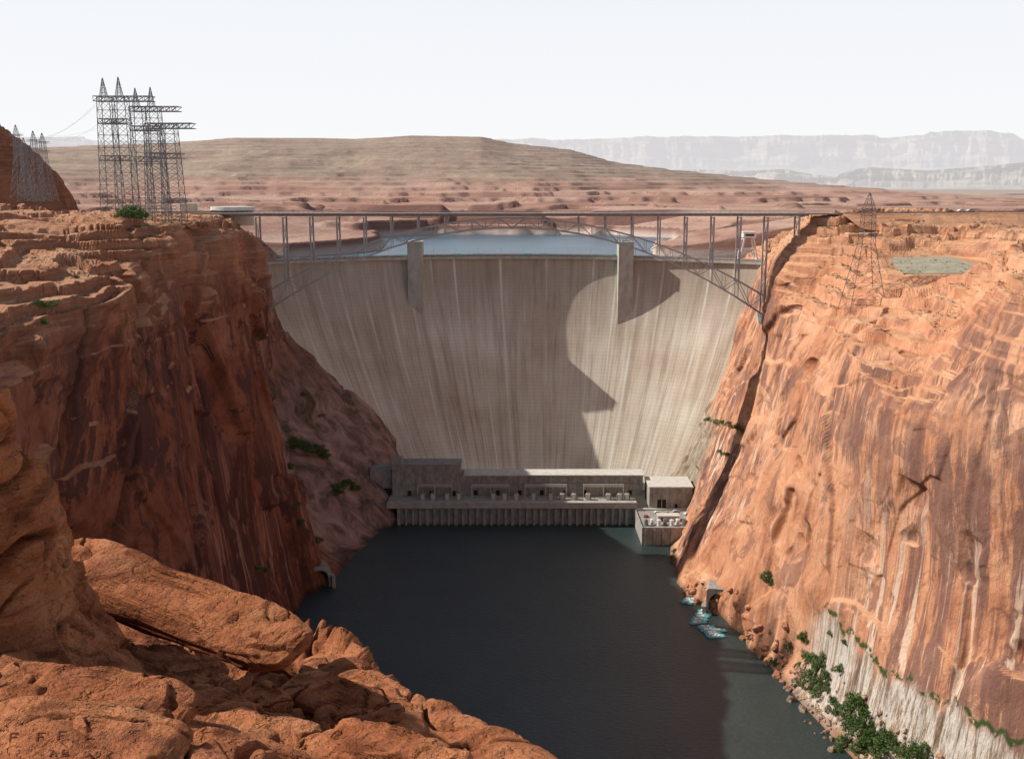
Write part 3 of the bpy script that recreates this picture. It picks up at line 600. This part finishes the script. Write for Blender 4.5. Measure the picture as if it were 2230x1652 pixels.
# visitor centre
vx,vy,_=W(508,462,635); vz=W(508,466,635)[2]
V_=empty('visitor_center',(vx,vy,vz-1),label='low round beige visitor center on the canyon rim',cat='building')
M_bei=simple('beige_wall',(.52,.44,.34),.8,0,.1)
m=MB(); m.cyl((0,0),12.5,-6,2.2,40); mk('wall',m.v,m.f,M_bei,parent=V_); m=MB(); m.cyl((0,0),12.0,2.2,3.4,40); mk('window',m.v,m.f,M_glass,parent=V_)
m=MB(); m.cyl((0,0),13.8,3.4,5.6,40,13.6); mk('roof',m.v,m.f,M_conc2,parent=V_)
m=MB(); m.box(-38,-13,-5,6,-4,2.6); m.box(-38.5,-13,-5.5,6.5,2.6,3.2); mk('wing',m.v,m.f,M_bei,parent=V_)
m=MB(); m.box(-32,-24,-2,6,3.2,7.5); mk('rooftop_block',m.v,m.f,M_bei,parent=V_)
# ---- tunnel portals
def portal(loc,ang,w_,h_,lab):
    E=empty('tunnel_portal',loc,label=lab,cat='tunnel'); E.rotation_euler=(0,0,ang)
    n=14; r=w_*.42; zc=h_*.40; arc=[(-r,-5)]+[(-r*math.cos(math.pi*i/n),zc+r*math.sin(math.pi*i/n)) for i in range(n+1)]+[(r,-5)]
    v=[];f=[];out=[]
    for i,(x,z) in enumerate(arc):
        if i==0: o=(-w_/2,-5)
        elif i==len(arc)-1:o=(w_/2,-5)
        else:
            u=(i-1)/n; o=(-w_/2,zc+ (h_-zc)*u*4) if u<.25 else ((w_/2,zc+(h_-zc)*(1-u)*4) if u>.75 else (-w_/2+w_*(u-.25)*2,h_))
        out.append(o)
    k=len(arc)
    for y in(0,12): v+=[(x,y,z) for x,z in arc]+[(x,y,z) for x,z in out]
    for i in range(k-1):
        f.append((i,i+1,k+i+1,k+i)); f.append((i,2*k+i,2*k+i+1,i+1)); f.append((k+i,k+i+1,3*k+i+1,3*k+i))
    mk('headwall',v,f,M_cdark,parent=E)
    mk('bore_shade',[(x*1.02,3.5,z) for x,z in arc],[tuple(range(k))],M_dark,parent=E)  # flat dark sheet painted in place of the tunnel's inner shade
    for a0,a1,hh_ in((w_/2,w_/2+2,.55),(-w_/2-2,-w_/2,.35)): m=MB(); m.box(a0,a1,-3,3,-5,h_*hh_); mk('wing_wall',m.v,m.f,M_cdark,parent=E)
h=sight(BR,1572,1280)
if h: portal((h.x-.5,h.y-2,0),-.2,16,14.5,'arched concrete diversion tunnel outlet at the river edge')
h=sight(BL,690,1225)
if h: portal((h.x+1,h.y-1,0),.45,14,13,'dark concrete spillway tunnel mouth in the canyon wall')
# ---- rafts
M_raft=simple('turquoise_raft',(.22,.55,.56),.45,0,.12,1.5); M_rw=simple('pale_raft_cover',(.62,.70,.68),.5,0,.1)
def raft(loc,ang):
    E=empty('inflatable_raft',loc,label='turquoise inflatable pontoon raft moored at the bank',cat='raft',group='rafts moored along the bank'); E.rotation_euler=(0,0,ang)
    for sy in(-1.1,0,1.1):
        v=[];f=[]
        for i,(x,r) in enumerate([(-4.6,.05),(-4.3,.42),(-3,.5),(3,.5),(4,.45),(4.8,.06)]):
            for j in range(8): a=2*math.pi*j/8; v.append((x,sy+r*math.cos(a),.35+r*math.sin(a)+(.35 if i==5 else 0)))
        for i in range(5):
            for j in range(8): f.append((i*8+j,i*8+(j+1)%8,i*8+8+(j+1)%8,i*8+8+j))
        mk('pontoon',v,f,M_raft,smooth=True,parent=E)
    for a0,a1 in((-2.8,-.4),(.2,1.6)): m=MB(); m.box(a0,a1,-1.2,1.2,.86,1.15); mk('deck_box',m.v,m.f,M_rw,parent=E)
for i,(a,b) in enumerate([(1523,1350),(1527,1344),(1531,1338),(1538,1331),(1520,1356),(1538,1366),(1544,1372),(1552,1378),(1556,1384),(1563,1374),(1499,1310),(1505,1306),(1560,1386),(1512,1313)]):
    x,y,_=WZ(a,b,0); raft((x,y,0),.12*math.sin(i*2.1)+.1)
# ---- bushes
M_leaf=[]
for c0 in((.085,.14,.036),(.13,.18,.06)):
    tt=NT('foliage'); p=tt.pos(); M_leaf.append(tt.done(tt.ramp(tt.noise(p,(1.1,1.1,1.1),1,3),[(.3,tuple(x*.6 for x in c0)),(.7,tuple(x*1.5 for x in c0))]),.8))
M_scr=simple('scrub_foliage',(.09,.10,.045),.9,0,.4,1)
M_bark=simple('bark',(.12,.08,.05),.9)
def leafmesh(r,h,ncl,nl,ls,seed):
    R_=np.random.RandomState(seed); v=[];f=[]
    for i in range(ncl):
        a=R_.rand()*6.28; rr=r*R_.rand()**.6; cx,cy=rr*math.cos(a),rr*math.sin(a); cz=h*(.15+.85*R_.rand()*(1-.6*(rr/r)**2)); cr_=r*(.18+.25*R_.rand())
        for j in range(nl):
            d=R_.normal(size=3); d/=np.linalg.norm(d); c=np.array([cx,cy,cz])+d*cr_*R_.rand()**.6*np.array([1,1,.9])
            u=R_.normal(size=3);u[2]+=.8;u/=np.linalg.norm(u); w_=np.cross(u,R_.normal(size=3)); w_/=np.linalg.norm(w_); s=ls*(.6+.8*R_.rand())
            k=len(v); v+=[tuple(c-u*s),tuple(c+w_*s*.45),tuple(c+u*s),tuple(c-w_*s*.45)]; f.append((k,k+1,k+2,k+3))
    return v,f
bm=[]
for i in range(4):
    v,f=leafmesh(1,1.2,26,75,.075,i); me=bpy.data.meshes.new('foliage'); me.from_pydata(v,[],f); me.materials.append(M_leaf[i%2])
    m=MB(); 
    for j in range(6): a=j*1.05; m.beam((0,0,-.1),(.6*math.cos(a),.6*math.sin(a),.8),.05)
    ms=bpy.data.meshes.new('stems'); ms.from_pydata(m.v,[],m.f); ms.materials.append(M_bark); bm.append((me,ms))
def bush(loc,s,i,sz=None):
    o=bpy.data.objects.new('bush',bm[i%4][1]); o.location=loc; o.scale=(s,s,sz or s); o.rotation_euler=(0,0,i*1.7)
    link(o,label='dense green tamarisk bush on the rocky bank',cat='bush',group='bushes growing on the canyon rock')
    c=bpy.data.objects.new('foliage',bm[i%4][0]); link(c,parent=o)
i=0
for (a,b,s) in [(1752,1395,4),(1760,1430,3.5),(1775,1450,5),(1790,1450,5),(1770,1480,5),(1750,1490,4),(1800,1480,4),(1780,1515,4),(1830,1460,3),(1860,1520,4),(1870,1545,6),(1850,1560,5),(1880,1580,6),(1870,1600,5),(1900,1610,5),(1850,1590,4),(1925,1625,6),(1960,1640,6),(1990,1645,5),(1870,1640,4),(1820,1645,3.5),(1940,1610,4),(1720,1410,3),(1672,1262,4),(1680,1272,3),(1690,1445,3),(1815,1530,3),(1840,1620,4),(2010,1650,5),(1810,1380,2),(1840,1400,2),(1800,1500,3),(1825,1555,4),(1860,1575,4),(1890,1630,5),(1910,1640,5),(1765,1500,3),(1788,1490,4),(1742,1455,3)]:
    h=sight(BR,a,b)
    if h: bush(h-Vector((0,0,.5)),s*.9,i,s*1.05); i+=1
for (a,b,s) in [(640,965,6),(655,975,7),(672,980,7),(690,985,7),(705,995,5),(630,1020,5),(740,1060,6),(755,1055,5),(770,1065,5),(735,1075,5),(700,905,3),(660,860,3),(560,1240,3),(575,1243,3),(640,1100,4),(650,1140,4),(690,1180,4)]:
    h=sight(BL,a,b)
    if h: bush(h-Vector((0,0,.5)),s,i,s*.7); i+=1
for (a,b,s) in [(1545,915,4),(1560,918,4),(1575,922,4),(1590,926,4),(1605,930,4),(1615,935,3),(1585,990,3),(1570,985,3),(1470,1200,3),(1465,1215,3)]:
    h=sight(BR,a,b)
    if h: bush(h-Vector((0,0,.5)),s,i,s*.6); i+=1
for (a,b,s) in [(275,460,5),(290,460,6),(305,461,5),(100,652,3),(85,648,2),(95,690,2),(165,590,1.5)]:
    h=sight(BL,a,b+15)
    if h: bush(h-Vector((0,0,.3)),s,i,s*.8); i+=1
def scrub(P,n,lab,seed,cond):
    R_=np.random.RandomState(seed); nr=normals(P); v=[];f=[]; cnt=0; M,N=P.shape[:2]
    dens=fbm(P[...,0]/40,P[...,1]/40,0*P[...,0]+seed,3)
    for _ in range(n*8):
        a,b=R_.randint(M),R_.randint(N)
        if nr[a,b,2]<.8 or dens[a,b]<-.05 or not cond(P[a,b]): continue
        c=P[a,b]; s=.35+.6*R_.rand()**2; cnt+=1
        for j in range(9):
            d=R_.normal(size=3)*s*.5; d[2]=abs(d[2]); u=R_.normal(size=3);u/=np.linalg.norm(u); w_=np.cross(u,R_.normal(size=3)); w_/=np.linalg.norm(w_)
            k=len(v); q=c+d; v+=[tuple(q-u*s*.5),tuple(q+w_*s*.3),tuple(q+u*s*.5)]; f.append((k,k+1,k+2))
        if cnt>=n: break
    mk('scrub',v,f,M_scr,kind='stuff',label=lab,cat='scrub')
scrub(PL,2200,'scattered low desert scrub on red rock benches',3,lambda p:p[2]>165)
scrub(PR,3000,'sparse low desert scrub on the sunlit rock slope',4,lambda p:p[2]>165)
# ---- shore rocks
def ico(sub):
    b=bmesh.new(); bmesh.ops.create_icosphere(b,subdivisions=sub,radius=1); v=np.array([q.co[:] for q in b.verts]); f=[tuple(x.index for x in p.verts) for p in b.faces]; b.free(); return v,f
V3,F3=ico(3); rm=[]
for i in range(6):
    v=V3.copy(); v=np.sign(v)*np.abs(v)**.75; v*=(1+.35*fbm(v[:,0]*1.2+i*9,v[:,1]*1.2,v[:,2]*1.2,3))[:,None]
    me=bpy.data.meshes.new('boulder'); me.from_pydata(v.tolist(),[],F3); me.materials.append(M_right); rm.append(me)
cnt=0; R_=np.random.RandomState(12)
for k in range(1400):
    u=R_.rand(); j=int(40+u*470); r=int(R_.rand()*36); p=PR[min(j,PR.shape[0]-1),r]
    if p[2]<-3 or p[2]>16: continue
    a,b=p[0]+R_.normal()*1.5,p[1]+R_.normal()*1.5; z=drop(BR,a,b)
    if z is None or z>22: continue
    o=bpy.data.objects.new('boulder',rm[k%6]); s=.5+1.8*R_.rand()**3; o.scale=(s*1.2,s,s*.8); o.rotation_euler=(R_.rand(),R_.rand(),R_.rand()*6); o.location=(a,b,max(z,-.2)+s*.2)
    link(o,label='angular red sandstone boulder on the river bank',cat='boulder',group='boulders along the river bank'); cnt+=1
    if cnt>=280: break
# gravel pad & road
M_grav=simple('gravel',(.37,.335,.25),.95,0,.2,.2); M_asp=simple('asphalt',(.09,.088,.085),.9,0,.2,.5)
if hp:
    v=[]
    for x,y in((-24,-18),(18,-22),(24,-13),(18,20),(-14,22),(-19,12)):
        x+=hp.x;y+=hp.y; v.append((x,y,padz(x,y)+.25))
    mk('gravel_pad',v,[tuple(range(6))],M_grav,kind='structure',label='flat grey gravel pad on the rock bench',cat='ground')
N_=150; off=[-26,-20,-14,-10,-7.2,7.2,11,18,30]; dz=[-9,-6,-3,-1.2,-.12,-.12,-1.5,-4,-8]
ux,uy=504,141; ll=math.hypot(ux,uy); ux/=ll;uy/=ll; P=np.zeros((N_,9,3))
for i in range(N_):
    s_=2+i/(N_-1)*558; cx,cy=196+ux*s_,616.5+uy*s_
    for j in range(9): P[i,j]=(cx-uy*off[j],cy+ux*off[j],213.2+dz[j])
P[...,2]+=facet(P[...,0]/6,P[...,1]/6,P[...,2]*0,.6)*np.array([1.5,1.3,1,.3,0,0,.3,1,1.5])
gridmesh('embankment_terrain',P,M_right,kind='structure',label='red rock embankment carrying the highway',cat='ground')
v=[]
for s_ in (2,560):
    for o_ in(-6.5,6.5): v.append((196+ux*s_-uy*o_,616.5+uy*s_+ux*o_,213.3))
mk('road',v,[(0,2,3,1)],M_asp,kind='structure',label='highway approach road on the canyon rim',cat='road')
m=MB(); 
for s_ in range(4,540,6): x,y=196+ux*s_+uy*7,616.5+uy*s_-ux*7; m.beam((x,y,213),(x,y,214.2),.2)
m.beam((196+uy*7+4,616.5-ux*7,214.1),(196+ux*540+uy*7,616.5+uy*540-ux*7,214.1),.3); m.make('guard_rail',M_galv,label='steel guard rail beside the highway',cat='guard rail')
an=math.atan2(uy,ux)
for s_,mi,lab,sc in((92,0,'white car driving on the highway',1.2),(99,3,'silver car driving on the highway',1.2),(84,1,'black car driving on the highway',1)):
    car((196+ux*s_,616.5+uy*s_-2,213.32),an,mi,lab,sc)
# ---- foreground rocks
FB=[]
def sheet(name,st,cs,cr,lab,seed,amp=1,smooth=True):
    PF=loft([[W(*q) for q in r] for r in st],cs,cr); n=normals(PF)
    x,y,z=PF[...,0]+seed*13,PF[...,1],PF[...,2]; sc=np.clip(PF[...,1]/11,.35,1.3)
    d=.10*fbm(x/2.2,y/2.2,z/2.2,3)+.010*fbm(x/.3,y/.3,z/.3,4)
    xw,yw,zw=x+.25*fbm(x,y,z,2),y+.25*fbm(x+5,y,z,2),z+.1*fbm(x,y+7,z,2)
    d+=.14*facet(xw/1.5,yw/1.8,zw/.8,.5,50)+.055*facet(xw/.6,yw/.7,zw/.3,.5,30)
    d+=.032*np.tanh(4*pn(x/1.6,y/1.6,(z+.25*x)/.10))
    c=np.abs(pn(xw/2.4+4+.3*y,yw/3,z/1.9)); d-=.75*np.exp(-(c/.024)**2)
    c=np.abs(pn(xw/1.1+9,yw/1.6+.4*x,z/1.0)); d-=.16*np.exp(-(c/.028)**2)
    PF=PF+n*(d*sc*amp)[...,None]
    PF=relax(PF,.2)
    FB.append(bvh(PF)); gridmesh(name,PF,M_fore,smooth=smooth,kind='structure',label=lab,cat='ground')
sheet('rock_ledge',[
 [(-400,1250,26),(0,1290,24),(150,1330,23),(400,1450,22),(660,1560,19),(850,1700,14),(1000,1800,12),(1230,2000,9.5),(1500,2300,8)],
 [(-400,1150,20),(0,1190,19),(150,1280,18),(400,1400,16.5),(660,1395,15),(850,1480,11.8),(1000,1560,10),(1190,1660,8.5),(1400,1800,7.4)],
 [(-400,1280,12),(0,1300,12),(150,1450,13),(400,1580,12.8),(640,1510,11.5),(820,1545,9.8),(960,1615,9),(1150,1700,7.8),(1300,1850,7)],
 [(-400,1430,9),(0,1440,9),(150,1485,9),(350,1560,9),(560,1585,8.8),(740,1620,8.4),(900,1680,7.8),(1050,1760,7),(1200,1900,6.2)],
 [(-400,1580,7),(0,1580,7),(150,1580,7),(330,1620,7),(520,1670,7),(700,1720,6.8),(850,1780,6.3),(1000,1850,5.8),(1100,2000,5)],
 [(-400,1900,5),(0,1900,5),(150,1900,5),(330,1900,5),(520,1930,5),(700,1960,5),(850,2000,5),(950,2100,4.8),(1050,2300,4.3)]],
 [30,80,110,110,60],[30,50,90,100,80,70,60,30],'weathered orange sandstone ledge above the gorge',1)
sheet('rock_face',[
 [(-350,640,11.5),(-300,560,9.8),(-420,800,9.5),(-520,1150,9.1),(-560,1480,8.8)],
 [(20,900,11.4),(-25,790,9.9),(-60,960,9.65),(-90,1200,9.3),(-100,1480,8.9)],
 [(85,1050,11.6),(40,980,10.2),(25,1100,9.95),(10,1260,9.6),(20,1480,9.1)],
 [(140,1150,12),(92,1090,10.5),(90,1190,10.2),(95,1320,9.8),(120,1480,9.2)],
 [(175,1240,12.2),(126,1175,10.8),(135,1260,10.5),(165,1370,10.0),(210,1480,9.3)],
 [(230,1350,12),(170,1300,10.8),(195,1345,10.5),(245,1410,10.0),(290,1500,9.2)],
 [(330,1470,12),(290,1420,10.5),(305,1440,10.3),(335,1470,9.9),(360,1540,9.1)]],
 [50,70,60,50,50,40],[20,60,80,80],'steep smooth sandstone face falling to the ledge',5,.6)
V6,F6=ico(6)
def boulder(c,ax,lab,seed,pw=.7,amp=.1,sc=1.2):
    v=V6.copy(); v=np.sign(v)*np.abs(v)**pw; A=np.array(ax).T; w_=v@A.T*1.0; L_=np.sort(np.linalg.norm(np.array(ax),axis=1))[:2].mean()
    q=w_/L_*sc+seed*7.7; nn=v/np.linalg.norm(v,axis=1)[:,None]; nw=nn@np.linalg.inv(A); nw/=np.linalg.norm(nw,axis=1)[:,None]
    d=amp*1.0*fbm(q[:,0]*.5,q[:,1]*.5,q[:,2]*.5,3,.45)+amp*.08*fbm(q[:,0]*4,q[:,1]*4,q[:,2]*6,3)
    qw=q+.15*np.stack([fbm(q[:,0],q[:,1],q[:,2],3),fbm(q[:,0]+9,q[:,1],q[:,2],3),fbm(q[:,0],q[:,1]+9,q[:,2],3)],-1)
    d+=amp*.8*facet(qw[:,0]*.6+5,qw[:,1]*.6,qw[:,2]*.9,.6,45)*.7
    cr_=np.abs(pn(qw[:,0]*.35+3,qw[:,1]*.35,qw[:,2]*.9)); d-=amp*1.6*np.exp(-(cr_/.024)**2)
    w2=w_+np.array(c); un=np.array(ax[0])/np.linalg.norm(ax[0]); un2=np.array(ax[2])/np.linalg.norm(ax[2])
    la=w2@un; lb=w2@un2; st=pn(la*.35,lb*7,lb*0+seed)+.5*pn(la*.7,lb*16,lb*0+seed); d+=amp*.32*np.tanh(4*st)
    p=w_+nw*(d*L_)[:,None]+np.array(c)
    FB.append(BVHTree.FromPolygons(p.tolist(),[list(f) for f in F6]))
    return mk('boulder',p,F6,M_fore,smooth=True,label=lab,cat='boulder')
def slab(a0,b0,Y0,a1,b1,Y1,hd,ht,lab,seed,pw=.6,amp=.14,roll=.35):
    A=np.array(W(a0,b0,Y0)); B=np.array(W(a1,b1,Y1)); u=(B-A); L=np.linalg.norm(u); un=u/L
    side=np.cross(un,(0,0,1)); side/=np.linalg.norm(side); upv=np.cross(side,un); 
    if upv[2]<0: upv=-upv
    if side[1]<0: side=-side
    s2=side*math.cos(roll)+upv*math.sin(roll); u2=upv*math.cos(roll)-side*math.sin(roll)
    boulder((A+B)/2,[un*L/2,s2*hd,u2*ht],lab,seed,pw,amp)
slab(120,1205,14.2,650,1420,12.0,.54,.15,'long tilted slab of layered red sandstone',1,.40,.14,.22)
slab(190,1395,12.2,480,1490,11.3,.34,.09,'thin sandstone slab tucked beneath a larger one',21,.45,.2,.2)
slab(285,1485,10.4,500,1530,9.8,.28,.11,'broken sandstone block below the tilted slab',22,.48,.25,.2)
slab(385,1540,9.2,560,1590,8.8,.28,.17,'rounded orange sandstone block on the ledge',23,.52,.22,.1)
slab(545,1512,9.8,615,1554,9.5,.20,.14,'small rounded sandstone block on the ledge',24,.55,.2,.1)
slab(440,1598,8.7,715,1658,8.2,.34,.15,'broad sandstone block resting on the ledge',25,.5,.2,.1)
slab(-60,1515,8.1,400,1575,7.9,.5,.09,'low sandstone shelf on the ledge',26,.45,.2,.1)
slab(-80,1590,6.9,380,1660,6.7,.55,.11,'broad flat sandstone boulder with scratched initials',27,.48,.16,.0)
slab(640,1480,10.4,860,1580,9.4,.30,.08,'flat sandstone flake lying on the sloping ledge',28,.45,.2,.1)
slab(700,1600,8.4,1000,1680,7.4,.30,.08,'flat cracked sandstone flake on the ledge edge',29,.45,.2,.1)
# scratched initials
def hitf(a,b):
    o=Vector((0,0,C)); d_=(Vector(W(a,b,10))-o).normalized(); best=None
    for B_ in FB:
        h=B_.ray_cast(o,d_)
        if h[0] is not None and (best is None or h[3]<best[3]): best=h
    return best
M_gr2=simple('groove_shade',(.18,.062,.032),.95,0,.25,5)  # dark colour of raised strokes stands in for shade inside the grooves
G={'F':[[(0,0),(.05,1)],[(.05,1),(.8,1.05)],[(0,.5),(.6,.57)]],'A':[[(0,0),(.4,1)],[(.4,1),(.8,0)],[(.2,.4),(.6,.4)]],'B':[[(0,0),(0,1)],[(0,1),(.6,.85),(.6,.6),(0,.5)],[(0,.5),(.7,.35),(.6,.05),(0,0)]],
 'O':[[(.1,.5),(.3,.95),(.65,.8),(.7,.35),(.4,.02),(.1,.5)]]}
I_=empty('inscription',W(120,1610,6.6),label='faint initials scratched into the weathered sandstone',cat='carving')
for ch,a0,b0,sz in(('F',22,1614,22),('F',80,1613,22),('F',126,1610,22),('A',108,1646,17),('B',136,1646,17),('O',180,1648,16),('O',205,1648,16)):
    m=MB()
    for stk in G[ch]:
        for (x0,y0),(x1,y1) in zip(stk,stk[1:]):
            prev=None
            for k in range(9):
                u=k/8; a=a0+(x0+(x1-x0)*u)*sz; b=b0-(y0+(y1-y0)*u)*sz*.8; h=hitf(a,b)
                if h is None: prev=None; continue
                p=h[0]+h[1]*(.002 if h[1].dot(h[0]-Vector((0,0,C)))<0 else -.002)
                if prev is not None and 0<(p-prev).length<.2: m.beam(prev,p,.012,.006)
                prev=p
    if m.v: lc(m.make('letter',M_gr2,parent=I_))
